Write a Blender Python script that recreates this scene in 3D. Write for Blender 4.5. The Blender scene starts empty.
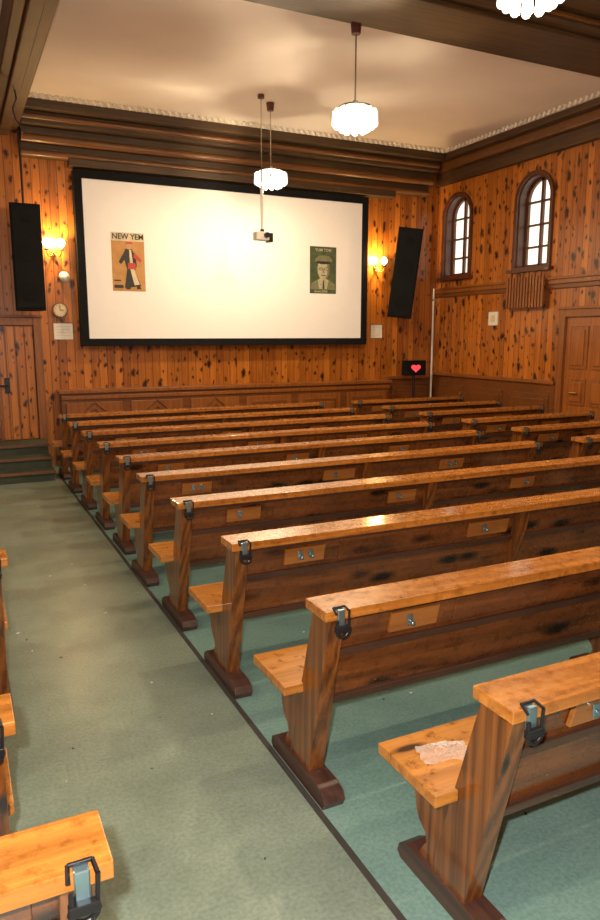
import bpy, math, random
from mathutils import Vector, Matrix, Euler, noise
random.seed(4)
scene=bpy.context.scene
COL=scene.collection
try:
    scene.view_settings.view_transform='Standard'
    scene.view_settings.look='None'
except Exception: pass

# ------------------------------------------------------------------ materials
def newmat(name):
    m=bpy.data.materials.new(name); m.use_nodes=True
    nt=m.node_tree; b=nt.nodes['Principled BSDF']
    return m,nt,b
def plain(name,col,rough=.5,metal=0,emit=None,es=0,coat=0,var=.12,trans=0,nscale=12,spec=.5):
    m,nt,b=newmat(name)
    tc=nt.nodes.new('ShaderNodeTexCoord'); n=nt.nodes.new('ShaderNodeTexNoise')
    n.inputs['Scale'].default_value=nscale; n.inputs['Detail'].default_value=4
    nt.links.new(tc.outputs['Object'],n.inputs['Vector'])
    r=nt.nodes.new('ShaderNodeValToRGB')
    r.color_ramp.elements[0].position=.3; r.color_ramp.elements[1].position=.7
    r.color_ramp.elements[0].color=(*[c*(1-var) for c in col],1)
    r.color_ramp.elements[1].color=(*[min(1,c*(1+var)) for c in col],1)
    nt.links.new(n.outputs['Fac'],r.inputs['Fac']); nt.links.new(r.outputs['Color'],b.inputs['Base Color'])
    b.inputs['Roughness'].default_value=rough; b.inputs['Metallic'].default_value=metal
    b.inputs['Coat Weight'].default_value=coat; b.inputs['Specular IOR Level'].default_value=spec
    b.inputs['Transmission Weight'].default_value=trans
    if emit:
        b.inputs['Emission Color'].default_value=(*emit,1); b.inputs['Emission Strength'].default_value=es
    return m
def wood(name,c1,c2,grain='X',rough=.35,knots=.0,coat=.3,fine=22,kn=(2.0,7.0),bump=.12,wave=.10,blotch=.25,wear=0):
    m,nt,b=newmat(name); N=nt.nodes.new; L=nt.links.new
    def math_(op,a,bv=None,c=None):
        n=N('ShaderNodeMath'); n.operation=op
        for i,x in enumerate((a,bv,c)):
            if x is None: continue
            if isinstance(x,(int,float)): n.inputs[i].default_value=x
            else: L(x,n.inputs[i])
        return n.outputs[0]
    tc=N('ShaderNodeTexCoord'); oi=N('ShaderNodeObjectInfo')
    add=N('ShaderNodeVectorMath'); add.operation='ADD'
    L(tc.outputs['Object'],add.inputs[0]); L(math_('MULTIPLY',oi.outputs['Random'],37.),add.inputs[1])
    mp=N('ShaderNodeMapping')
    s={'X':(1.0,fine,fine),'Y':(fine,1.0,fine),'Z':(fine,fine,1.0)}[grain]
    mp.inputs['Scale'].default_value=s
    L(add.outputs[0],mp.inputs['Vector'])
    n=N('ShaderNodeTexNoise'); n.inputs['Scale'].default_value=1.5; n.inputs['Detail'].default_value=7; n.inputs['Roughness'].default_value=.6; n.inputs['Distortion'].default_value=1.4
    L(mp.outputs[0],n.inputs['Vector'])
    w=N('ShaderNodeTexWave'); w.bands_direction='DIAGONAL'
    w.inputs['Scale'].default_value=.35; w.inputs['Distortion'].default_value=9; w.inputs['Detail'].default_value=3; w.inputs['Detail Scale'].default_value=.7
    L(mp.outputs[0],w.inputs['Vector'])
    nb=N('ShaderNodeTexNoise'); nb.inputs['Scale'].default_value=3.2; nb.inputs['Detail'].default_value=3
    L(add.outputs[0],nb.inputs['Vector'])
    f=math_('MULTIPLY_ADD',w.outputs['Fac'],wave,math_('MULTIPLY',n.outputs['Fac'],1-wave-blotch))
    f=math_('MULTIPLY_ADD',nb.outputs['Fac'],blotch,f)
    r=N('ShaderNodeValToRGB'); r.color_ramp.elements[0].position=.33; r.color_ramp.elements[1].position=.66
    r.color_ramp.elements[0].color=(*c1,1); r.color_ramp.elements[1].color=(*c2,1)
    L(f,r.inputs['Fac'])
    out=r.outputs['Color']
    if knots>0:
        mp2=N('ShaderNodeMapping')
        a,c=kn
        mp2.inputs['Scale'].default_value={'X':(a,c,c),'Y':(c,a,c),'Z':(c,c,a)}[grain]
        L(add.outputs[0],mp2.inputs['Vector'])
        v=N('ShaderNodeTexVoronoi'); v.inputs['Scale'].default_value=1
        L(mp2.outputs[0],v.inputs['Vector'])
        kr=N('ShaderNodeValToRGB'); kr.color_ramp.elements[0].position=knots*.55; kr.color_ramp.elements[0].color=(.08,.04,.03,1)
        kr.color_ramp.elements[1].position=knots*1.25; kr.color_ramp.elements[1].color=(1,1,1,1)
        L(v.outputs['Distance'],kr.inputs['Fac'])
        mm=N('ShaderNodeMix'); mm.data_type='RGBA'; mm.blend_type='MULTIPLY'; mm.inputs[0].default_value=1
        L(out,mm.inputs[6]); L(kr.outputs['Color'],mm.inputs[7]); out=mm.outputs[2]
    if wear>0:   # scuffs and stains of a worn lacquer
        nw=N('ShaderNodeTexNoise'); nw.inputs['Scale'].default_value=22; nw.inputs['Detail'].default_value=7; nw.inputs['Roughness'].default_value=.72
        L(add.outputs[0],nw.inputs['Vector'])
        wr=N('ShaderNodeValToRGB'); wr.color_ramp.elements[0].position=.32; wr.color_ramp.elements[0].color=(.32,.24,.20,1); wr.color_ramp.elements[1].position=.47
        wr.color_ramp.elements[1].color=(1,1,1,1)
        L(nw.outputs['Fac'],wr.inputs['Fac'])
        m3=N('ShaderNodeMix'); m3.data_type='RGBA'; m3.blend_type='MULTIPLY'; m3.inputs[0].default_value=wear
        L(out,m3.inputs[6]); L(wr.outputs['Color'],m3.inputs[7]); out=m3.outputs[2]
        L(math_('MULTIPLY_ADD',nw.outputs['Fac'],.5,rough-.22),b.inputs['Roughness'])
    else: b.inputs['Roughness'].default_value=rough
    L(out,b.inputs['Base Color'])
    bp=N('ShaderNodeBump'); bp.inputs['Strength'].default_value=bump; bp.inputs['Distance'].default_value=.003
    L(f,bp.inputs['Height']); L(bp.outputs[0],b.inputs['Normal'])
    b.inputs['Coat Weight'].default_value=coat; b.inputs['Coat Roughness'].default_value=.12
    return m
def pine(name,axis,c1,c2,w=.105,rough=.34,knot=.15):
    """tongue-and-groove knotty pine boards, vertical; axis = world axis along the wall"""
    m,nt,b=newmat(name); N=nt.nodes.new; L=nt.links.new
    def math_(op,a,bv=None,c=None):
        n=N('ShaderNodeMath'); n.operation=op
        for i,x in enumerate((a,bv,c)):
            if x is None: continue
            if isinstance(x,(int,float)): n.inputs[i].default_value=x
            else: L(x,n.inputs[i])
        return n.outputs[0]
    tc=N('ShaderNodeTexCoord'); sp=N('ShaderNodeSeparateXYZ'); L(tc.outputs['Object'],sp.inputs[0])
    u=sp.outputs[0 if axis=='X' else 1]; z=sp.outputs[2]
    q=math_('DIVIDE',u,w); bd=math_('FLOOR',q); fr=math_('FRACT',q)
    wn=N('ShaderNodeTexWhiteNoise'); wn.noise_dimensions='1D'; L(bd,wn.inputs['W'])
    cv=N('ShaderNodeCombineXYZ')
    L(math_('MULTIPLY',u,40.),cv.inputs[0]); L(math_('MULTIPLY',z,1.5),cv.inputs[1]); L(math_('MULTIPLY',wn.outputs['Value'],40.),cv.inputs[2])
    n=N('ShaderNodeTexNoise'); n.inputs['Scale'].default_value=1; n.inputs['Detail'].default_value=4; n.inputs['Distortion'].default_value=.9
    L(cv.outputs[0],n.inputs['Vector'])
    f=math_('ADD',math_('MULTIPLY',n.outputs['Fac'],.78),math_('MULTIPLY',wn.outputs['Value'],.40))
    r=N('ShaderNodeValToRGB'); r.color_ramp.elements[0].position=.28; r.color_ramp.elements[1].position=.84
    r.color_ramp.elements[0].color=(*c1,1); r.color_ramp.elements[1].color=(*c2,1)
    L(f,r.inputs['Fac'])
    wv=N('ShaderNodeTexNoise'); wv.inputs['Scale'].default_value=11; wv.inputs['Detail'].default_value=2; L(tc.outputs['Object'],wv.inputs['Vector'])
    wz=math_('MULTIPLY',math_('SUBTRACT',wv.outputs['Fac'],.5),.08)
    out=r.outputs['Color']
    for (su,sz,kk,off) in ((5.4,2.9,knot*1.15,0.),(9.0,4.8,knot*1.05,7.3)):
        kv=N('ShaderNodeCombineXYZ')
        L(math_('MULTIPLY_ADD',math_('ADD',u,wz),su,off),kv.inputs[0]); L(math_('MULTIPLY_ADD',math_('ADD',z,wz),sz,off),kv.inputs[1])
        vo=N('ShaderNodeTexVoronoi'); vo.voronoi_dimensions='2D'; vo.inputs['Scale'].default_value=1; L(kv.outputs[0],vo.inputs['Vector'])
        sc=N('ShaderNodeSeparateColor'); L(vo.outputs['Color'],sc.inputs[0])
        d=math_('ADD',vo.outputs['Distance'],math_('MULTIPLY',sc.outputs[0],.17))
        kr=N('ShaderNodeValToRGB'); e=kr.color_ramp.elements
        e[0].position=kk*.62; e[0].color=(.06,.028,.026,1); e[1].position=kk*1.35; e[1].color=(1,1,1,1)
        L(d,kr.inputs['Fac'])
        mm=N('ShaderNodeMix'); mm.data_type='RGBA'; mm.blend_type='MULTIPLY'; mm.inputs[0].default_value=1
        L(out,mm.inputs[6]); L(kr.outputs['Color'],mm.inputs[7]); out=mm.outputs[2]
    g=math_('GREATER_THAN',fr,.08)
    g2=math_('MULTIPLY_ADD',g,.64,.36)
    mg=N('ShaderNodeVectorMath'); mg.operation='SCALE'; L(out,mg.inputs[0]); L(g2,mg.inputs['Scale'])
    L(mg.outputs[0],b.inputs['Base Color'])
    bp=N('ShaderNodeBump'); bp.inputs['Strength'].default_value=.5; bp.inputs['Distance'].default_value=.01
    L(g,bp.inputs['Height']); L(bp.outputs[0],b.inputs['Normal'])
    b.inputs['Roughness'].default_value=rough; b.inputs['Coat Weight'].default_value=.2
    return m
def floor_mat():
    m,nt,b=newmat('linoleum_floor'); N=nt.nodes.new; L=nt.links.new
    tc=N('ShaderNodeTexCoord'); sp=N('ShaderNodeSeparateXYZ'); L(tc.outputs['Object'],sp.inputs[0])
    n=N('ShaderNodeTexNoise'); n.inputs['Scale'].default_value=1.5; n.inputs['Detail'].default_value=9; n.inputs['Roughness'].default_value=.7
    L(tc.outputs['Object'],n.inputs['Vector'])
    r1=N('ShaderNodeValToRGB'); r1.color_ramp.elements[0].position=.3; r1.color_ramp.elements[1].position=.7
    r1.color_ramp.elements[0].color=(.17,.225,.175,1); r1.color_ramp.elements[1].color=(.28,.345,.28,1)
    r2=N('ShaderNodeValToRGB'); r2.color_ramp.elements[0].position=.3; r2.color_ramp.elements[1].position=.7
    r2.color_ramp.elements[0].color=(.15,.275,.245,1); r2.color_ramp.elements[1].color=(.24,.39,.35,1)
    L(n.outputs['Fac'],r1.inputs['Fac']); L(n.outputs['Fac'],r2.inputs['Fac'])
    gt=N('ShaderNodeMath'); gt.operation='GREATER_THAN'; gt.inputs[1].default_value=1.1; L(sp.outputs[0],gt.inputs[0])  # teal bench side: flash-versus-shade difference put into the floor colour
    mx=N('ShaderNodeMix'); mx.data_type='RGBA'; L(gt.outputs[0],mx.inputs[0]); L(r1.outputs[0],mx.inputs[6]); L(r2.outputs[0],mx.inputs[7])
    n2=N('ShaderNodeTexNoise'); n2.inputs['Scale'].default_value=70; n2.inputs['Detail'].default_value=3
    L(tc.outputs['Object'],n2.inputs['Vector'])
    r3=N('ShaderNodeValToRGB'); r3.color_ramp.elements[0].position=.3; r3.color_ramp.elements[0].color=(.74,.74,.74,1); r3.color_ramp.elements[1].position=.62
    L(n2.outputs['Fac'],r3.inputs['Fac'])
    m2=N('ShaderNodeMix'); m2.data_type='RGBA'; m2.blend_type='MULTIPLY'; m2.inputs[0].default_value=1
    L(mx.outputs[2],m2.inputs[6]); L(r3.outputs[0],m2.inputs[7]); L(m2.outputs[2],b.inputs['Base Color'])
    b.inputs['Roughness'].default_value=.34
    bp=N('ShaderNodeBump'); bp.inputs['Strength'].default_value=.2; bp.inputs['Distance'].default_value=.004
    L(n2.outputs['Fac'],bp.inputs['Height']); L(bp.outputs[0],b.inputs['Normal'])
    return m

M_rail=wood('lacquered_rail_wood',(.27,.085,.012),(.55,.21,.036),'X',.24,knots=.08,coat=.6,wear=.7)
M_seat=wood('lacquered_seat_wood',(.32,.110,.016),(.60,.245,.044),'X',.30,knots=.13,coat=.4,wear=.7)
M_end=wood('bench_end_wood',(.065,.018,.004),(.25,.080,.013),'Z',.28,knots=.10,coat=.55,wave=.20,blotch=.18,fine=34)
M_back=wood('bench_back_wood',(.065,.018,.005),(.26,.080,.017),'X',.26,knots=.26,coat=.55,kn=(3.0,8.0),blotch=.42,wear=.5)
M_skid=wood('bench_skid_wood',(.035,.015,.012),(.09,.04,.028),'Y',.4,coat=.2)
M_lip=wood('bench_lip_wood',(.04,.017,.011),(.10,.042,.022),'X',.4,coat=.2)
M_tab=wood('bench_tablet_wood',(.27,.090,.016),(.42,.155,.032),'X',.30,coat=.4)
M_steel=plain('blued_steel',(.28,.42,.48),.3,.85)
M_black=plain('black_iron',(.015,.015,.017),.35,.3)
M_spk=plain('speaker_black',(.006,.006,.007),.75,spec=.15)
M_grl=plain('speaker_grille',(.008,.009,.009),.8,.0,nscale=200,var=.5,spec=.15)
M_pineX=pine('pine_boards_back','X',(.21,.056,.006),(.52,.175,.020),knot=.16)
M_pineY=pine('pine_boards_side','Y',(.22,.060,.006),(.54,.175,.020),knot=.18)
M_door=wood('door_wood',(.20,.054,.008),(.38,.120,.018),'Z',.35,knots=.1,coat=.3)
M_wain=wood('wainscot_wood',(.10,.030,.005),(.20,.064,.012),'X',.4,coat=.2)
M_wainp=wood('wainscot_panel_wood',(.17,.052,.009),(.30,.100,.018),'Z',.4,coat=.2)
M_mould=wood('moulding_wood',(.10,.037,.009),(.20,.078,.020),'X',.42,coat=.2)
M_dark=wood('dark_beam_wood',(.035,.018,.006),(.085,.044,.014),'X',.55,coat=.0)
M_darkY=wood('dark_beam_wood_long',(.04,.018,.006),(.09,.042,.014),'Y',.55,coat=.0)
M_red=wood('window_trim_wood',(.06,.016,.006),(.12,.034,.010),'Z',.4,coat=.3)
M_plaster=plain('ceiling_plaster',(.77,.70,.64),.85,var=.05,nscale=1.3)
M_ptrim=plain('plaster_beading',(.76,.70,.60),.8)
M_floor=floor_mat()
M_screen=plain('screen_fabric_glow',(.84,.79,.74),.8,var=.01,emit=(1,.88,.74),es=.10)  # faint added glow, standing in for projector light on the fabric
M_frame=plain('screen_black_border',(.006,.006,.007),.8,spec=.2)
M_glow=plain('window_glass_glow',(.8,.85,.8),.3,emit=(1,.97,.84),es=1.0,var=.02)
M_white=plain('white_plastic',(.75,.73,.68),.5,var=.03)
M_brass=plain('brass',(.7,.45,.14),.25,1)
M_chrome=plain('chrome',(.6,.58,.55),.2,1)
M_tube=plain('lamp_glass',(1,.95,.85),.2,emit=(1,.91,.72),es=2.2)
M_bulb=plain('sconce_bulb',(1,.9,.7),.2,emit=(1,.80,.44),es=18)
M_canopy=plain('dark_red_canopy',(.10,.02,.015),.4)
M_step=plain('step_carpet',(.05,.06,.04),.8)
M_red_led=plain('red_led',(.6,.02,.02),.4,emit=(1,.04,.05),es=2.0)
M_seam=plain('floor_seam_strip',(.05,.045,.04),.6)
# thin translucent plastic film
M_clear,_nt,_b=newmat('clear_plastic_film')
_b.inputs['Base Color'].default_value=(.95,.90,.84,1); _b.inputs['Roughness'].default_value=.12
_lw=_nt.nodes.new('ShaderNodeLayerWeight'); _lw.inputs['Blend'].default_value=.35
_mr=_nt.nodes.new('ShaderNodeMapRange'); _mr.inputs['To Min'].default_value=.14; _mr.inputs['To Max'].default_value=.75
_nt.links.new(_lw.outputs['Facing'],_mr.inputs['Value']); _nt.links.new(_mr.outputs[0],_b.inputs['Alpha'])

# ------------------------------------------------------------------ mesh builder
class MB:
    def __init__(s): s.v=[];s.f=[];s.m=[];s.sm=[];s.mats=[];s.X=Matrix()
    def mi(s,mat):
        if mat not in s.mats: s.mats.append(mat)
        return s.mats.index(mat)
    def add(s,vs,fs,mat,smooth=False):
        o=len(s.v); s.v+= [tuple(s.X@Vector(p)) for p in vs]
        i=s.mi(mat)
        for f in fs: s.f.append([o+k for k in f]); s.m.append(i); s.sm.append(smooth)
    def box(s,x0,x1,y0,y1,z0,z1,mat):
        vs=[(x0,y0,z0),(x1,y0,z0),(x1,y1,z0),(x0,y1,z0),(x0,y0,z1),(x1,y0,z1),(x1,y1,z1),(x0,y1,z1)]
        s.add(vs,[(0,3,2,1),(4,5,6,7),(0,1,5,4),(1,2,6,5),(2,3,7,6),(3,0,4,7)],mat)
    def prism(s,poly,ax,a0,a1,mat,smooth=False):
        def P(a,p):
            return {'x':(a,p[0],p[1]),'y':(p[0],a,p[1]),'z':(p[0],p[1],a)}[ax]
        n=len(poly); area=sum(poly[i][0]*poly[(i+1)%n][1]-poly[(i+1)%n][0]*poly[i][1] for i in range(n))
        if (area<0): poly=poly[::-1]
        vs=[P(a0,p) for p in poly]+[P(a1,p) for p in poly]
        fs=[list(range(n))[::-1],list(range(n,2*n))]+[(i,(i+1)%n,n+(i+1)%n,n+i) for i in range(n)]
        if ax=='y': fs=[list(f)[::-1] for f in fs]
        s.add(vs,fs,mat,smooth)
    def cyl(s,p0,p1,r,mat,seg=12,r1=None):
        p0=Vector(p0);p1=Vector(p1); r1=r if r1 is None else r1
        d=(p1-p0).normalized(); a=d.orthogonal().normalized(); b=d.cross(a)
        vs=[]
        for p,rr in((p0,r),(p1,r1)):
            for i in range(seg):
                t=2*math.pi*i/seg; vs.append(tuple(p+(a*math.cos(t)+b*math.sin(t))*rr))
        s.add(vs,[(i,(i+1)%seg,seg+(i+1)%seg,seg+i) for i in range(seg)],mat,True)
        s.add(vs,[list(range(seg))[::-1],list(range(seg,2*seg))],mat)
    def tube(s,pts,r,mat,seg=8):
        for a,b in zip(pts[:-1],pts[1:]): s.cyl(a,b,r,mat,seg)
    def ball(s,c,r,mat,seg=12,rings=8,sc=(1,1,1)):
        vs=[];fs=[]
        for j in range(rings+1):
            ph=math.pi*j/rings
            for i in range(seg):
                t=2*math.pi*i/seg
                vs.append((c[0]+r*sc[0]*math.sin(ph)*math.cos(t),c[1]+r*sc[1]*math.sin(ph)*math.sin(t),c[2]-r*sc[2]*math.cos(ph)))
        for j in range(rings):
            for i in range(seg):
                fs.append((j*seg+i,j*seg+(i+1)%seg,(j+1)*seg+(i+1)%seg,(j+1)*seg+i))
        s.add(vs,fs,mat,True)
    def obj(s,name,loc=(0,0,0),rot=(0,0,0),bevel=0,seg=2):
        me=bpy.data.meshes.new(name+'_mesh'); me.from_pydata(s.v,[],s.f)
        for m in s.mats: me.materials.append(m)
        for p,i,k in zip(me.polygons,s.m,s.sm): p.material_index=i; p.use_smooth=k
        me.update()
        return place(name,me,loc,rot,bevel,seg)
def place(name,me,loc=(0,0,0),rot=(0,0,0),bevel=0,seg=2):
    o=bpy.data.objects.new(name,me); o.location=loc; o.rotation_euler=rot; COL.objects.link(o)
    if bevel:
        b=o.modifiers.new('bevel','BEVEL'); b.width=bevel; b.segments=seg; b.limit_method='ANGLE'; b.angle_limit=math.radians(40)
    return o
def fill2d(loops,depth):
    cu=bpy.data.curves.new('t','CURVE'); cu.dimensions='2D'; cu.fill_mode='BOTH'; cu.extrude=depth/2
    for lp in loops:
        sp=cu.splines.new('POLY'); sp.points.add(len(lp)-1); sp.use_cyclic_u=True
        for p,q in zip(sp.points,lp): p.co=(q[0],q[1],0,1)
    return _tomesh(cu)
def _tomesh(cu):
    o=bpy.data.objects.new('t',cu); COL.objects.link(o)
    dg=bpy.context.evaluated_depsgraph_get(); dg.update()
    me=bpy.data.meshes.new_from_object(o.evaluated_get(dg))
    vs=[tuple(v.co) for v in me.vertices]; fs=[tuple(p.vertices) for p in me.polygons]
    bpy.data.objects.remove(o); bpy.data.meshes.remove(me); bpy.data.curves.remove(cu)
    return vs,fs
def text2d(body,size):
    cu=bpy.data.curves.new('t','FONT'); cu.body=body; cu.size=size; cu.extrude=.0008; cu.resolution_u=2; cu.offset=size*.018
    return _tomesh(cu)

# ------------------------------------------------------------------ room shell
WY=10.0; RX=7.38; LX=-4.2; NY=-3.0; CZ=4.54
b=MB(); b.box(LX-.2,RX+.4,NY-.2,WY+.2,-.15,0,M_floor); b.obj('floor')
b=MB(); b.box(LX-.2,RX+.4,NY-.2,WY+.2,CZ,CZ+.15,M_plaster); b.obj('ceiling')
b=MB(); b.box(LX-.2,RX+.4,WY,WY+.2,0,CZ,M_pineX); b.obj('wall_back')
b=MB(); b.box(LX-.2,LX,NY,WY,0,CZ,M_pineY); b.obj('wall_left')
b=MB(); b.box(LX-.2,RX+.4,NY-.2,NY,0,CZ,M_pineX); b.obj('wall_front')
WINS=[9.49,7.82,6.0,4.2]
HW=.315; ZB=2.67; ZS=3.60
def arch(yc,hw,zb,zs,n=20):
    pts=[(yc-hw,zb),(yc+hw,zb)]
    for i in range(n+1):
        t=math.pi*i/n; pts.append((yc+hw*math.cos(t),zs+hw*math.sin(t)))
    return pts
loops=[[(NY,0),(WY,0),(WY,CZ),(NY,CZ)]]
for yc in WINS: loops.append(arch(yc,HW,ZB,ZS))
vs,fs=fill2d(loops,.3)
b=MB(); b.add([(RX+.15+c,a,z) for a,z,c in vs],fs,M_pineY); b.obj('wall_right')
for k,yc in enumerate(WINS):
    b=MB()
    vs,fs=fill2d([arch(yc,HW+.05,ZB-.02,ZS),arch(yc,HW-.002,ZB+.02,ZS)],.05)
    b.add([(RX-.015+c,a,z) for a,z,c in vs],fs,M_red)
    vs,fs=fill2d([arch(yc,HW-.001,ZB+.001,ZS),arch(yc,HW-.02,ZB+.02,ZS)],.22)
    b.add([(RX+.11+c,a,z) for a,z,c in vs],fs,M_red)
    vs,fs=fill2d([arch(yc,HW-.02,ZB+.02,ZS),arch(yc,HW-.06,ZB+.065,ZS)],.05)
    b.add([(RX+.15+c,a,z) for a,z,c in vs],fs,M_red)
    b.box(RX+.125,RX+.175,yc-.022,yc+.022,ZB+.02,ZS+HW-.03,M_red)
    for z in (2.97,3.27,3.58): b.box(RX+.13,RX+.17,yc-HW+.03,yc+HW-.03,z-.014,z+.014,M_red)
    vs,fs=fill2d([arch(yc,HW-.03,ZB+.03,ZS)],.01)
    b.add([(RX+.17+c,a,z) for a,z,c in vs],fs,M_glow)
    b.box(RX-.09,RX+.05,yc-HW-.10,yc+HW+.10,ZB-.05,ZB-.005,M_red)
    b.obj('window_%d'%(k+1))

b=MB()
b.box(RX-.05,RX,NY,WY,2.42,2.50,M_wainp); b.box(RX-.075,RX,NY,WY,2.48,2.51,M_wainp); b.box(RX-.03,RX,NY,WY,2.36,2.42,M_wain)
b.obj('trim_1',bevel=.006)
b=MB()
b.box(RX-.10,RX,NY,WY-.02,4.12,4.30,M_darkY); b.box(RX-.2,RX,NY,WY-.02,4.30,4.42,M_mould); b.box(RX-.32,RX,NY,WY-.02,4.42,CZ,M_darkY)
b.obj('trim_2',bevel=.01)
b=MB()
segs=[(7.22,9.99),(NY,6.15)]
for (a0,a1) in segs:
    b.box(RX-.04,RX,a0,a1,0,1.08,M_wain); b.box(RX-.075,RX,a0,a1,1.08,1.13,M_wainp); b.box(RX-.07,RX,a0,a1,0,.12,M_wain)
    n=max(1,int((a1-a0)/.7)); w=(a1-a0)/n
    for i in range(n):
        y0=a0+i*w+.09; y1=a0+(i+1)*w-.09
        b.box(RX-.06,RX-.03,y0,y1,.24,.94,M_wain); b.box(RX-.075,RX-.03,y0+.06,y1-.06,.31,.87,M_wain)
b.obj('trim_3',bevel=.008)

# back wall wainscot
b=MB()
x0,x1=1.24,6.35; yf=9.80
b.box(x0,x1,yf,WY,0,.98,M_wain); b.box(x0-.03,x1+.03,yf-.04,WY,.98,1.03,M_wainp); b.box(x0,x1,yf-.025,yf,.90,.95,M_wainp); b.box(x0,x1,yf-.03,yf,0,.12,M_wain)
n=6; w=(x1-x0)/n
for i in range(n):
    a=x0+i*w+.06; c=x0+(i+1)*w-.06
    b.box(a,c,yf-.018,yf,.2,.86,M_wainp)
    if i<3:
        mx=(a+c)/2; mz=.53
        for s_ in (1,.72):
            hw=(c-a)/2*s_; hh=.33*s_
            P=[(mx-hw,mz),(mx,mz+hh),(mx+hw,mz),(mx,mz-hh)]
            for p,q in zip(P,P[1:]+P[:1]):
                b.cyl((p[0],yf-.02,p[1]),(q[0],yf-.02,q[1]),.014,M_wain,6)
    else:
        b.box(a+.08,c-.08,yf-.035,yf,.28,.78,M_wain); b.box(a+.13,c-.13,yf-.05,yf,.33,.73,M_wainp)
b.obj('trim_4',bevel=.006)
b=MB()
b.box(6.38,RX-.08,9.95,WY,0,1.03,M_wain); b.box(6.38,RX-.08,9.92,WY,1.03,1.08,M_wainp)
b.box(6.5,7.2,9.93,9.95,.2,.9,M_wain)
b.obj('trim_5',bevel=.006)
# back wall head beams
b=MB()
XA=.94; XB=RX-.33
b.box(XA,XB,9.45,WY,4.40,CZ,M_dark); b.box(XA,XB,9.60,WY,4.26,4.40,M_dark); b.box(XA,XB,9.74,WY,4.10,4.26,M_dark)
b.cyl((XA,9.60,4.34),(XB,9.60,4.34),.035,M_mould,10)
b.cyl((XA,9.76,4.13),(XB,9.76,4.13),.05,M_mould,10)
b.box(XA,XB,9.86,WY,3.94,4.10,M_dark); b.cyl((XA,9.86,3.98),(XB,9.86,3.98),.04,M_mould,10)
b.box(1.5,6.4,9.80,WY,3.86,3.95,M_dark)
b.obj('trim_6',bevel=.008)
b=MB()
b.box(LX,.60,9.8,WY,4.05,CZ,M_dark); b.box(LX,.60,9.7,9.8,4.36,CZ,M_mould)
b.obj('trim_7',bevel=.008)
b=MB()
x=XA+.05
while x<RX-.4:
    b.cyl((x,9.39,CZ),(x+.03,9.39,CZ-.055),.030,M_ptrim,6,.012); x+=.085
y=6.05
while y<9.35:
    b.cyl((RX-.38,y,CZ),(RX-.38,y+.03,CZ-.055),.030,M_ptrim,6,.012); y+=.085
b.box(XA,XB,9.42,9.45,CZ-.04,CZ,M_ptrim); b.box(RX-.36,RX-.32,5.95,9.45,CZ-.04,CZ,M_ptrim)
b.obj('trim_8')
# ceiling beams
b=MB()
b.box(.60,.92,NY,WY,4.22,CZ,M_darkY); b.box(.88,.94,NY,9.4,4.40,CZ,M_darkY); b.box(.70,.82,NY,WY,4.18,4.22,M_darkY)
b.obj('ceiling_beam',bevel=.012)
b=MB()
b.box(.95,XB,5.72,5.96,CZ-.09,CZ,M_dark); b.box(.95,XB,4.95,5.76,CZ-.16,CZ,M_dark); b.box(.95,XB,5.1,5.6,CZ-.20,CZ-.16,M_dark); b.box(.95,XB,4.5,4.95,CZ-.09,CZ,M_dark)
b.cyl((.95,5.77,CZ-.12),(XB,5.77,CZ-.12),.025,M_mould,8); b.cyl((.95,4.94,CZ-.12),(XB,4.94,CZ-.12),.025,M_mould,8)
b.obj('ceiling_beam',bevel=.012)
b=MB(); b.box(1.085,1.108,NY,9.3,0,.005,M_seam); b.obj('trim_9')

b=MB()
for i in range(3):
    z1=.127*(i+1); y0=8.95+.28*i
    b.box(-1.6,1.01,y0,WY-.001,.127*i,z1-.02,M_step); b.box(-1.6,1.015,y0-.02,WY-.001,z1-.02,z1,M_step)
    b.box(-1.6,1.02,y0-.03,y0-.015,z1-.03,z1+.002,M_mould)
b.obj('stage_steps')
def door(b,ax,a0,a1,z0,z1,face,sgn,mats=(M_door,M_wainp),boards=False):
    def bx(u0,u1,d0,d1,za,zb,m):
        lo,hi=sorted((face+sgn*d0,face+sgn*d1))
        if ax=='x': b.box(u0,u1,lo,hi,za,zb,m)
        else: b.box(lo,hi,u0,u1,za,zb,m)
    t=.1
    bx(a0-t,a0,0,.07,z0,z1+t,mats[1]); bx(a1,a1+t,0,.07,z0,z1+t,mats[1]); bx(a0,a1,0,.07,z1,z1+t,mats[1]); bx(a0-t-.02,a1+t+.02,0,.09,z1+t,z1+t+.03,mats[1])
    bx(a0,a1,0,.03,z0,z1,mats[0])
    if boards:
        n=8;w=(a1-a0)/n
        for i in range(n): bx(a0+i*w+.006,a0+(i+1)*w-.006,.03,.045,z0+.01,z1-.01,M_pineX)
    else:
        w=(a1-a0)
        H=z1-z0
        for (f0,f1) in ((.06,.36),(.42,.60),(.66,.94)):
            for (g0,g1) in ((.1,.46),(.54,.9)):
                bx(a0+w*g0,a0+w*g1,.03,.045,z0+H*f0,z0+H*f1,mats[1]); bx(a0+w*g0+.05,a0+w*g1-.05,.03,.06,z0+H*f0+.05,z0+H*f1-.05,mats[0])
b=MB(); door(b,'x',.02,.96,.383,1.87,WY-.001,-1,boards=True)
b.cyl((.60,9.955,1.1),(.60,9.90,1.1),.012,M_black); b.cyl((.60,9.90,1.1),(.48,9.90,1.1),.012,M_black); b.box(.57,.63,9.945,9.957,1.0,1.2,M_black)
b.obj('door_1',bevel=.005)
b=MB(); door(b,'y',6.25,7.08,0.001,1.98,RX-.001,-1)
b.cyl((RX-.03,6.9,1.0),(RX-.1,6.9,1.0),.012,M_brass); b.cyl((RX-.1,6.9,1.0),(RX-.1,6.78,1.0),.012,M_brass)
b.obj('door_2',bevel=.006)

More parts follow.
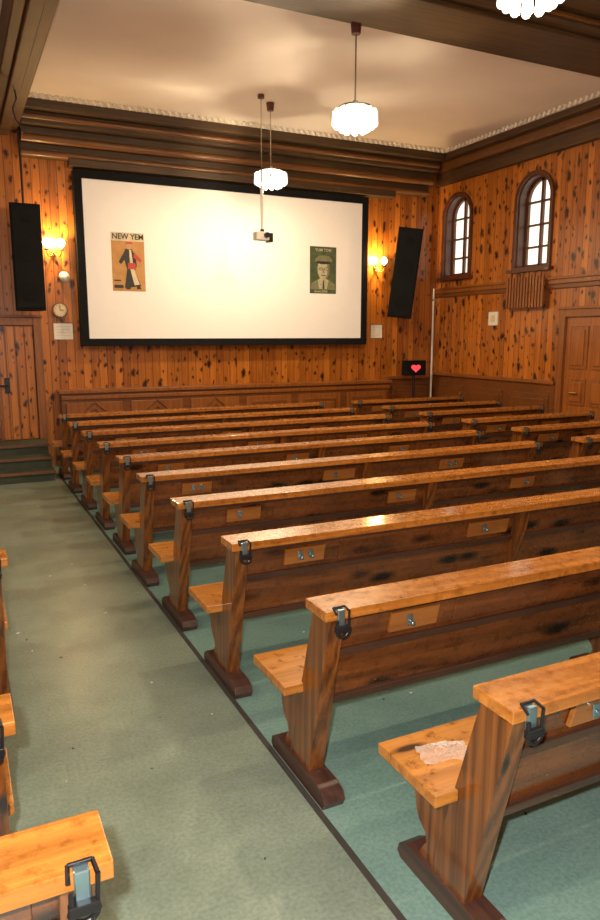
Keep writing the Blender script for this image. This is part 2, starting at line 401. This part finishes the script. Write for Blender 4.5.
# slatted radiator grille below window 2
b=MB()
y0,y1=7.44,8.18
b.box(RX-.1,RX-.08,y0,y1,2.12,2.16,M_wainp); b.box(RX-.1,RX-.08,y0,y1,2.36,2.40,M_wainp)
n=13; w=(y1-y0)/n
for i in range(n):
    yy=y0+i*w
    b.box(RX-.13,RX-.10,yy+.010,yy+w-.014,2.13,2.60 if i%2 else 2.54,M_wainp)
b.box(RX-.1,RX,y0,y0+.03,2.12,2.5,M_wain); b.box(RX-.1,RX,y1-.03,y1,2.12,2.5,M_wain)
b.obj('radiator_grille')

# ------------------------------------------------------------------ screen + posters
SX0,SX1,SZ0,SZ1=1.55,5.93,1.60,3.83; fy=9.84
b=MB()
t=.10; WB=WY-.001
b.box(SX0,SX1,fy,WB,SZ0,SZ0+t,M_frame); b.box(SX0,SX1,fy,WB,SZ1-t,SZ1,M_frame)
b.box(SX0,SX0+t,fy,WB,SZ0+t,SZ1-t,M_frame); b.box(SX1-t,SX1,fy,WB,SZ0+t,SZ1-t,M_frame)
b.box(SX0+t,SX1-t,fy+.02,WY-.02,SZ0+t,SZ1-t,M_screen)
b.obj('projection_screen')
py=fy+.02
M_pa=plain('poster_ochre',(.50,.25,.07),.6,var=.12); M_pb=plain('poster_cream',(.66,.55,.36),.6); M_pk=plain('poster_black_ink',(.02,.02,.02),.6)
M_pr=plain('poster_red_ink',(.5,.05,.03),.6); M_pg=plain('poster_green',(.065,.09,.04),.6,var=.3); M_pw=plain('poster_pale_ink',(.46,.42,.27),.6,var=.25,nscale=30); M_pn=plain('poster_skin_tone',(.55,.30,.15),.6)
M_pt=plain('poster_shade_ink',(.19,.19,.10),.6,var=.25,nscale=30)
def flat(b,poly,y,mat): b.prism(poly,'y',y,y+.002,mat)
def ell(cx,cz,rx,rz,n=20): return [(cx+rx*math.cos(2*math.pi*i/n),cz+rz*math.sin(2*math.pi*i/n)) for i in range(n)]
b=MB(); A0,A1,B0,B1=1.99,2.43,2.33,3.08
flat(b,[(A0,B0),(A1,B0),(A1,B1),(A0,B1)],py-.003,M_pa)
flat(b,[(A0,B1-.10),(A1,B1-.10),(A1,B1+.01),(A0,B1+.01)],py-.004,M_pb)
vs,fs=text2d('NEW YEM',.10); b.add([(A0+.012+x*.94,py-.006+z,B1-.075+y) for x,y,z in vs],fs,M_pk)
flat(b,[(2.17,2.88),(2.26,2.88),(2.31,2.78),(2.32,2.66),(2.29,2.60),(2.37,2.40),(2.15,2.37),(2.19,2.62),(2.15,2.76)],py-.007,M_pk)
flat(b,[(2.17,2.86),(2.20,2.79),(2.11,2.68),(2.08,2.71)],py-.008,M_pk)
flat(b,[(2.29,2.84),(2.39,2.74),(2.37,2.71),(2.28,2.77)],py-.008,M_pr)
flat(b,[(2.225,2.87),(2.25,2.87),(2.275,2.64),(2.35,2.42),(2.28,2.41),(2.23,2.62)],py-.009,M_pb)
flat(b,[(2.20,2.70),(2.30,2.70),(2.31,2.62),(2.20,2.62)],py-.011,M_pr)
flat(b,ell(2.22,2.915,.034,.042),py-.009,M_pn)
flat(b,[(2.17,2.945),(2.28,2.945),(2.255,2.97),(2.19,2.97)],py-.011,M_pr)
flat(b,[(2.01,2.37),(2.13,2.37),(2.13,2.41),(2.01,2.41)],py-.007,M_pk)
flat(b,[(2.01,2.46),(2.10,2.46),(2.10,2.475),(2.01,2.475)],py-.007,M_pk)
flat(b,[(2.20,2.40),(2.16,2.355),(2.22,2.355),(2.235,2.395)],py-.009,M_pk); flat(b,[(2.31,2.41),(2.31,2.36),(2.37,2.36),(2.35,2.41)],py-.009,M_pk)
b.obj('poster')
b=MB(); A0,A1,B0,B1=4.93,5.38,2.37,3.06
flat(b,[(A0,B0),(A1,B0),(A1,B1),(A0,B1)],py-.003,M_pg)
flat(b,[(4.94,2.43),(5.37,2.43),(5.35,2.52),(5.25,2.58),(5.06,2.58),(4.96,2.52)],py-.005,M_pt)
flat(b,[(5.09,2.44),(5.22,2.44),(5.25,2.56),(5.19,2.61),(5.12,2.61),(5.06,2.56)],py-.006,M_pw)
flat(b,[(5.145,2.44),(5.175,2.44),(5.17,2.565),(5.15,2.565)],py-.007,M_pk)
face=[(5.07,2.82),(5.25,2.82),(5.262,2.74),(5.255,2.66),(5.22,2.60),(5.18,2.575),(5.14,2.575),(5.10,2.60),(5.065,2.66),(5.058,2.74)]
flat(b,face,py-.009,M_pw)
flat(b,[(5.22,2.81),(5.255,2.81),(5.262,2.74),(5.255,2.66),(5.22,2.60),(5.19,2.58),(5.225,2.68)],py-.010,M_pt)
flat(b,[(5.01,2.835),(5.02,2.88),(5.08,2.925),(5.17,2.935),(5.26,2.92),(5.31,2.87),(5.30,2.835),(5.24,2.845),(5.08,2.845)],py-.011,M_pt)
flat(b,[(5.05,2.845),(5.26,2.845),(5.27,2.815),(5.20,2.805),(5.11,2.805),(5.04,2.815)],py-.012,M_pk)
for cx in (5.115,5.205):
    flat(b,ell(cx,2.735,.036,.024),py-.011,M_pk); flat(b,ell(cx,2.735,.028,.017),py-.013,M_pw); flat(b,ell(cx,2.735,.009,.008),py-.014,M_pk)
flat(b,[(5.12,2.632),(5.20,2.632),(5.19,2.645),(5.13,2.645)],py-.011,M_pk)
flat(b,[(5.15,2.675),(5.178,2.675),(5.166,2.73),(5.158,2.73)],py-.011,M_pt)
vs,fs=text2d('YUM TOM',.06); b.add([(A0+.09+x,py-.006+z,B1-.07+y) for x,y,z in vs],fs,M_pw)
vs,fs=text2d('cinema 2008',.045); b.add([(A0+.07+x,py-.006+z,B0+.018+y) for x,y,z in vs],fs,M_pw)
b.obj('poster')

# ------------------------------------------------------------------ loudspeakers
def speaker(W,H,D):
    b=MB()
    b.prism([(-W/2,-D/2),(W/2,-D/2),(W/2*.8,D/2),(-W/2*.8,D/2)],'z',-H/2,H/2,M_spk)
    b.box(-W/2+.02,W/2-.02,-D/2-.012,-D/2,-H/2+.03,H/2-.03,M_grl)
    for z in (-.32,.05): 
        b.cyl((0,-D/2-.018,z*H),(0,-D/2-.01,z*H),W*.33,M_spk,24)
    b.box(-.06,.06,-D/2-.016,-D/2,H*.33,H*.4,M_spk)
    return b
b=speaker(.36,1.28,.30)
b.cyl((0,0,.60),(0,0,1.50),.014,M_black); b.cyl((0,.05,.2),(0,.239,.2),.03,M_black)
b.obj('loudspeaker',(.92,9.76,2.69),(0,0,0),bevel=.012)
b=speaker(.38,1.36,.30)
b.cyl((0,.05,.1),(.0,.30,.12),.03,M_black); b.cyl((0,.05,-.3),(.0,.28,-.28),.03,M_black)
b.obj('loudspeaker',(6.48,9.64,2.70),(math.radians(6),math.radians(6),math.radians(-28)),bevel=.012)

# ------------------------------------------------------------------ chandeliers
def light(name,loc,p,col,r,parent=None,typ='POINT'):
    l=bpy.data.lights.new(name,typ); l.energy=p; l.color=col; l.shadow_soft_size=r
    o=bpy.data.objects.new(name,l); o.location=loc; COL.objects.link(o)
    if parent: o.parent=parent
    return o
WARM=(1,.80,.52)
def chandelier(loc,ztop,pw=180):
    b=MB(); h=ztop-loc[2]
    b.cyl((0,0,.10),(0,0,h-.04),.008,M_chrome,8)
    b.cyl((0,0,h-.09),(0,0,h),.04,M_canopy,16,.05)
    b.cyl((0,0,.085),(0,0,.10),.15,M_chrome,24); b.cyl((0,0,.10),(0,0,.15),.025,M_chrome,12)
    for n,R,z0,z1,r in ((14,.180,-.045,.065,.029),(9,.118,-.085,.03,.030)):
        for i in range(n):
            t=2*math.pi*(i+.5*(n==9))/n; x=R*math.cos(t); y=R*math.sin(t)
            b.cyl((x,y,z0),(x,y,z1),r,M_tube,10,r*.75); b.ball((x,y,z0),r,M_tube,10,6)
            b.cyl((x*.6,y*.6,.088),(x,y,z1),.006,M_chrome,6)
    o=b.obj('pendant_chandelier',loc)
    light('chandelier_bulb',(0,0,-.09),pw,WARM,.06,o)
    return o
chandelier((3.41,5.92,3.66),CZ-.09)
chandelier((3.72,8.53,3.66),CZ)
chandelier((3.36,3.69,3.83),CZ)
chandelier((3.36,0.6,3.83),CZ,120)
chandelier((-1.8,5.0,3.83),CZ,110)
chandelier((-1.8,1.0,3.83),CZ,110)

def sconce(x,z):
    b=MB()
    b.cyl((0,0,0),(0,-.02,0),.05,M_brass,20,.04); b.ball((0,-.03,0),.025,M_brass)
    for sx in (-1,1):
        pts=[(0,-.03,0),(sx*.04,-.07,-.05),(sx*.07,-.10,-.05),(sx*.09,-.11,-.01),(sx*.09,-.11,.03)]
        b.tube(pts,.008,M_brass); b.cyl((sx*.09,-.11,.02),(sx*.09,-.11,.035),.028,M_brass,12,.034)
        b.cyl((sx*.09,-.11,.035),(sx*.09,-.11,.07),.012,M_white)
        b.ball((sx*.09,-.11,.115),.048,M_bulb,12,8,(1,1,1.2))
    b.cyl((0,-.03,-.05),(0,-.03,-.12),.012,M_brass,8,.003)
    o=b.obj('wall_sconce',(x,WY-.001,z))
    light('sconce_glow',(0,-.17,.14),48,(1,.64,.26),.03,o)
sconce(1.27,2.80); sconce(6.17,2.79)

b=MB(); b.cyl((0,0,0),(0,-.04,0),.10,M_wain,28); b.cyl((0,-.04,0),(0,-.043,0),.082,M_pb,28)
b.box(-.004,.004,-.048,-.043,0,.06,M_black); b.box(0,.045,-.048,-.043,-.004,.004,M_black)
for i in range(12):
    t=i*math.pi/6; b.cyl((.07*math.sin(t),-.043,.07*math.cos(t)),(.07*math.sin(t),-.047,.07*math.cos(t)),.005,M_black,6)
b.obj('wall_clock',(1.31,WY-.001,2.07))
b=MB(); b.cyl((0,0,0),(0,-.05,0),.07,M_white,24,.06); b.ball((0,-.05,0),.055,M_white,16,8,(1,.5,1)); b.obj('alarm_bell',(1.39,WY-.001,2.5))
def paper(name,x0,x1,z0,z1):
    b=MB(); b.box(x0,x1,WY-.015,WY-.001,z0,z1,M_white); b.box(x0-.01,x1+.01,WY-.02,WY-.001,z1,z1+.012,M_wainp)
    for i in range(4):
        z=z1-.04-i*.04; b.box(x0+.03,x1-.03,WY-.017,WY-.015,z-.005,z+.003,M_pb)
    b.obj(name)
paper('notice_sheet',1.22,1.46,1.69,1.90); paper('notice_sheet',6.1,6.31,1.70,1.91)
b=MB(); b.box(RX-.02,RX-.001,8.45,8.65,1.89,2.09,M_white); b.box(RX-.026,RX-.02,8.50,8.60,1.94,2.04,M_pb); b.obj('wall_switch_box')
# red LED sign on a stand
b=MB()
b.box(-.20,.20,-.05,.05,1.10,1.34,M_spk); b.box(-.18,.18,-.056,-.05,1.12,1.32,M_frame)
hp=[]
for i in range(25):
    t=2*math.pi*i/25; hp.append((.0055*16*math.sin(t)**3, 1.22+.0042*(13*math.cos(t)-5*math.cos(2*t)-2*math.cos(3*t)-math.cos(4*t))))
b.prism(hp,'y',-.062,-.056,M_red_led)
b.cyl((0,0,.03),(0,0,1.10),.022,M_black); b.cyl((0,0,0),(0,0,.03),.16,M_black,24)
b.obj('led_sign_stand',(6.74,9.68,0))
b=MB(); b.cyl((0,0,0),(0,0,2.5),.016,M_white,10); b.cyl((0,0,0),(0,0,.02),.05,M_chrome,14); b.box(-.02,.06,-.015,.02,2.3,2.33,M_chrome)
b.obj('conduit_pipe',(7.22,9.86,0))
# hanging projector
b=MB(); b.cyl((0,0,.04),(0,0,CZ-2.94),.008,M_chrome,8); b.cyl((0,0,CZ-2.98),(0,0,CZ-2.94),.04,M_canopy,16); b.cyl((0,0,.04),(0,0,.58),.018,M_white,10)
b.box(-.095,.07,-.06,.06,-.055,.04,M_white); b.cyl((.03,-.06,0),(.03,-.10,0),.032,M_black,16); b.box(.07,.12,-.06,.06,-.075,.03,M_black); b.box(-.02,.02,-.02,.02,.04,.075,M_black)
b.obj('hanging_projector',(3.50,8.30,2.94),bevel=.004)
b=MB(); pts=[(0,0,.33),(.01,-.02,.24),(-.03,.0,.15),(-.01,.01,.06),(0.03,0,0)]
b.tube(pts,.008,M_black); b.cyl((0.03,0,0),(.05,0,-.07),.012,M_black,10,.008)
b.obj('hanging_cable',(.76,8.2,3.86))

# ------------------------------------------------------------------ benches
def bench_mesh(L,seed,over=.05):
    rnd=random.Random(seed); b=MB()
    yc=lambda z: .275-.18*(z-.07)/.695
    b.box(0,L,0,.16,.763,.80,M_rail)
    b.box(.03,L-.03,.05,.075,.735,.763,M_lip)
    b.box(-over,L+over,.24,.555,.383,.42,M_seat)
    b.box(.1,L-.1,.50,.52,.33,.383,M_lip)
    e0=.03
    ends=[e0,L-e0-.065]+([L/2-.03] if L>2.6 else [])
    for e in ends:
        b.prism([(yc(.06)-.085,.06),(yc(.06)+.085,.06),(yc(.763)+.058,.763),(yc(.763)-.068,.763)],'x',e,e+.065,M_end)
        sup=[(.25,.383),(.53,.383),(.525,.34),(.49,.315),(.465,.27),(.455,.22),(.44,.19),(.405,.165),(.395,.135),(.42,.10),(.44,.06),(.25,.06)]
        b.prism(sup,'x',e+.008,e+.057,M_end)
        sk=[(.05,0),(.51,0),(.53,.02),(.52,.05),(.48,.075),(.10,.075),(.05,.06),(.035,.03)]
        b.prism(sk,'x',e-.012,e+.077,M_skid)
    def board(z0,z1,off,t,m,x0=None,x1=None):
        x0=e0+.05 if x0 is None else x0
        x1=L-e0-.05 if x1 is None else x1
        b.prism([(yc(z0)+off,z0),(yc(z0)+off+t,z0),(yc(z1)+off+t,z1),(yc(z1)+off,z1)],'x',x0,x1,m)
    board(.595,.763,-.02,.025,M_back)
    board(.39,.575,-.028,.028,M_back)
    board(.568,.60,-.038,.02,M_lip)
    board(.36,.392,-.05,.055,M_lip)
    n=max(1,int(L/.95)); w=(L-.3)/n
    for i in range(n):
        xa=.34+i*w+rnd.uniform(-.05,.05); xb=xa+rnd.choice([.22,.25,.28])
        board(.63,.715,-.040,.018,M_tab,xa,xb)
        for k in (.36,.62):
            xc=xa+(xb-xa)*k
            if rnd.random()<.25: continue
            y=yc(.69)-.042
            b.box(xc-.013,xc+.013,y-.006,y,.655,.70,M_steel); b.cyl((xc,y-.006,.675),(xc,y-.022,.670),.007,M_steel,8); b.ball((xc,y-.022,.670),.010,M_steel,8,6)
        board(.615,.745,-.028,.008,M_back,xb+.09,min(L-.14,xa+w-.08))
    for e in (.058,L-.058):
        b.box(e-.014,e+.014,-.010,.004,.745,.803,M_steel); b.box(e-.014,e+.014,-.010,.020,.799,.804,M_steel)
        pts=[]
        for i in range(9):
            t=math.pi*(-.15+1.3*i/8)
            pts.append((e+.024*math.cos(t),-.018,.732-.024*math.sin(t)))
        b.tube(pts,.007,M_black); b.box(e-.028,e+.028,-.026,-.008,.726,.748,M_black)
        b.cyl((e-.02,-.016,.736),(e-.02,-.016,.770),.007,M_black,8)
        b.tube([(e+.024,-.016,.74),(e+.026,-.018,.80),(e+.022,.012,.808),(e-.022,.012,.808),(e-.026,-.018,.795)],.005,M_black,6)
    return b
b=bench_mesh(3.6,1); o=b.obj('wooden_bench',(1.22,1.27,0),bevel=.006); BM=o.data
b=bench_mesh(3.6,7); 
XS=1.095
ys=[2.06,2.97,3.86,4.71,5.52,6.34,7.18,8.03,8.88]
o=b.obj('wooden_bench',(XS,ys[0],0),bevel=.006); BM2=o.data
for i,y in enumerate(ys[1:]):
    place('wooden_bench',BM2 if i%2 else BM,(XS+random.uniform(-.012,.012),y,0),(0,0,random.uniform(-.003,.003)),.006)
b=bench_mesh(1.95,3); BR=None
for i,y in enumerate([2.97,3.86,4.71,5.52,6.34,7.18,8.03,8.88]):
    if BR is None: BR=b.obj('wooden_bench',(5.20,y,0),bevel=.006).data
    else: place('wooden_bench',BR,(5.20,y,0),(0,0,0),.006)
b=bench_mesh(3.6,5,over=-.01); BL=None
for (xr,y) in ((.195,1.19),(.07,1.78),(-.02,2.50),(.145,3.2),(.0,4.05),(.0,4.9),(.0,5.8),(.0,6.7)):
    if BL is None: BL=b.obj('wooden_bench',(xr-3.6,y,0),bevel=.006).data
    else: place('wooden_bench',BL,(xr-3.6,y,0),(0,0,0),.006)

# crumpled clear plastic bag on the nearest seat
b=MB(); n=22; vs=[]; fs=[]
for j in range(n+1):
    for i in range(n+1):
        u=i/n-.5; v=j/n-.5
        rr=max(0,1-(u*u+v*v)*3.2)
        h=.004+rr*(.020+.030*abs(noise.noise(Vector((u*9,v*9,.3))))+.016*abs(noise.noise(Vector((u*22,v*22,2.1)))))
        wob=.012*noise.noise(Vector((u*5,v*5,7)))
        vs.append((u*.17+wob,v*.10+wob*.8,h))
for j in range(n):
    for i in range(n): fs.append((j*(n+1)+i,j*(n+1)+i+1,(j+1)*(n+1)+i+1,(j+1)*(n+1)+i))
b.add(vs,fs,M_clear)
b.obj('plastic_wrapper',(1.33,1.68,.419),(0,0,math.radians(-15)))
b=MB(); rnd=random.Random(9)
for i in range(95):
    x=rnd.uniform(.15,3.2); y=rnd.uniform(1.6,8.0); s=rnd.uniform(.003,.011)
    b.X=Matrix.Translation((x,y,0))@Matrix.Rotation(rnd.uniform(0,3),4,'Z')
    b.prism([(-s,-s*.5),(s,-s*.3),(s*.6,s*.6),(-s*.7,s*.4)],'z',0.0002,.002,M_white if rnd.random()<.75 else M_black)
b.X=Matrix(); b.obj('floor_litter')

# ------------------------------------------------------------------ lights / world / camera
light('camera_flash',(-.07,0.02,1.84),350,(1,.95,.88),.02)
w=bpy.data.worlds.new('world'); scene.world=w; w.use_nodes=True
w.node_tree.nodes['Background'].inputs[0].default_value=(.5,.6,.8,1); w.node_tree.nodes['Background'].inputs[1].default_value=.3
cam=bpy.data.cameras.new('camera'); cam.sensor_width=36; cam.lens=27.78; cam.clip_start=.02
co=bpy.data.objects.new('camera',cam); co.location=(0,0,1.75)
co.rotation_euler=(math.radians(80.0),0,math.radians(-25.8)); COL.objects.link(co)
scene.camera=co
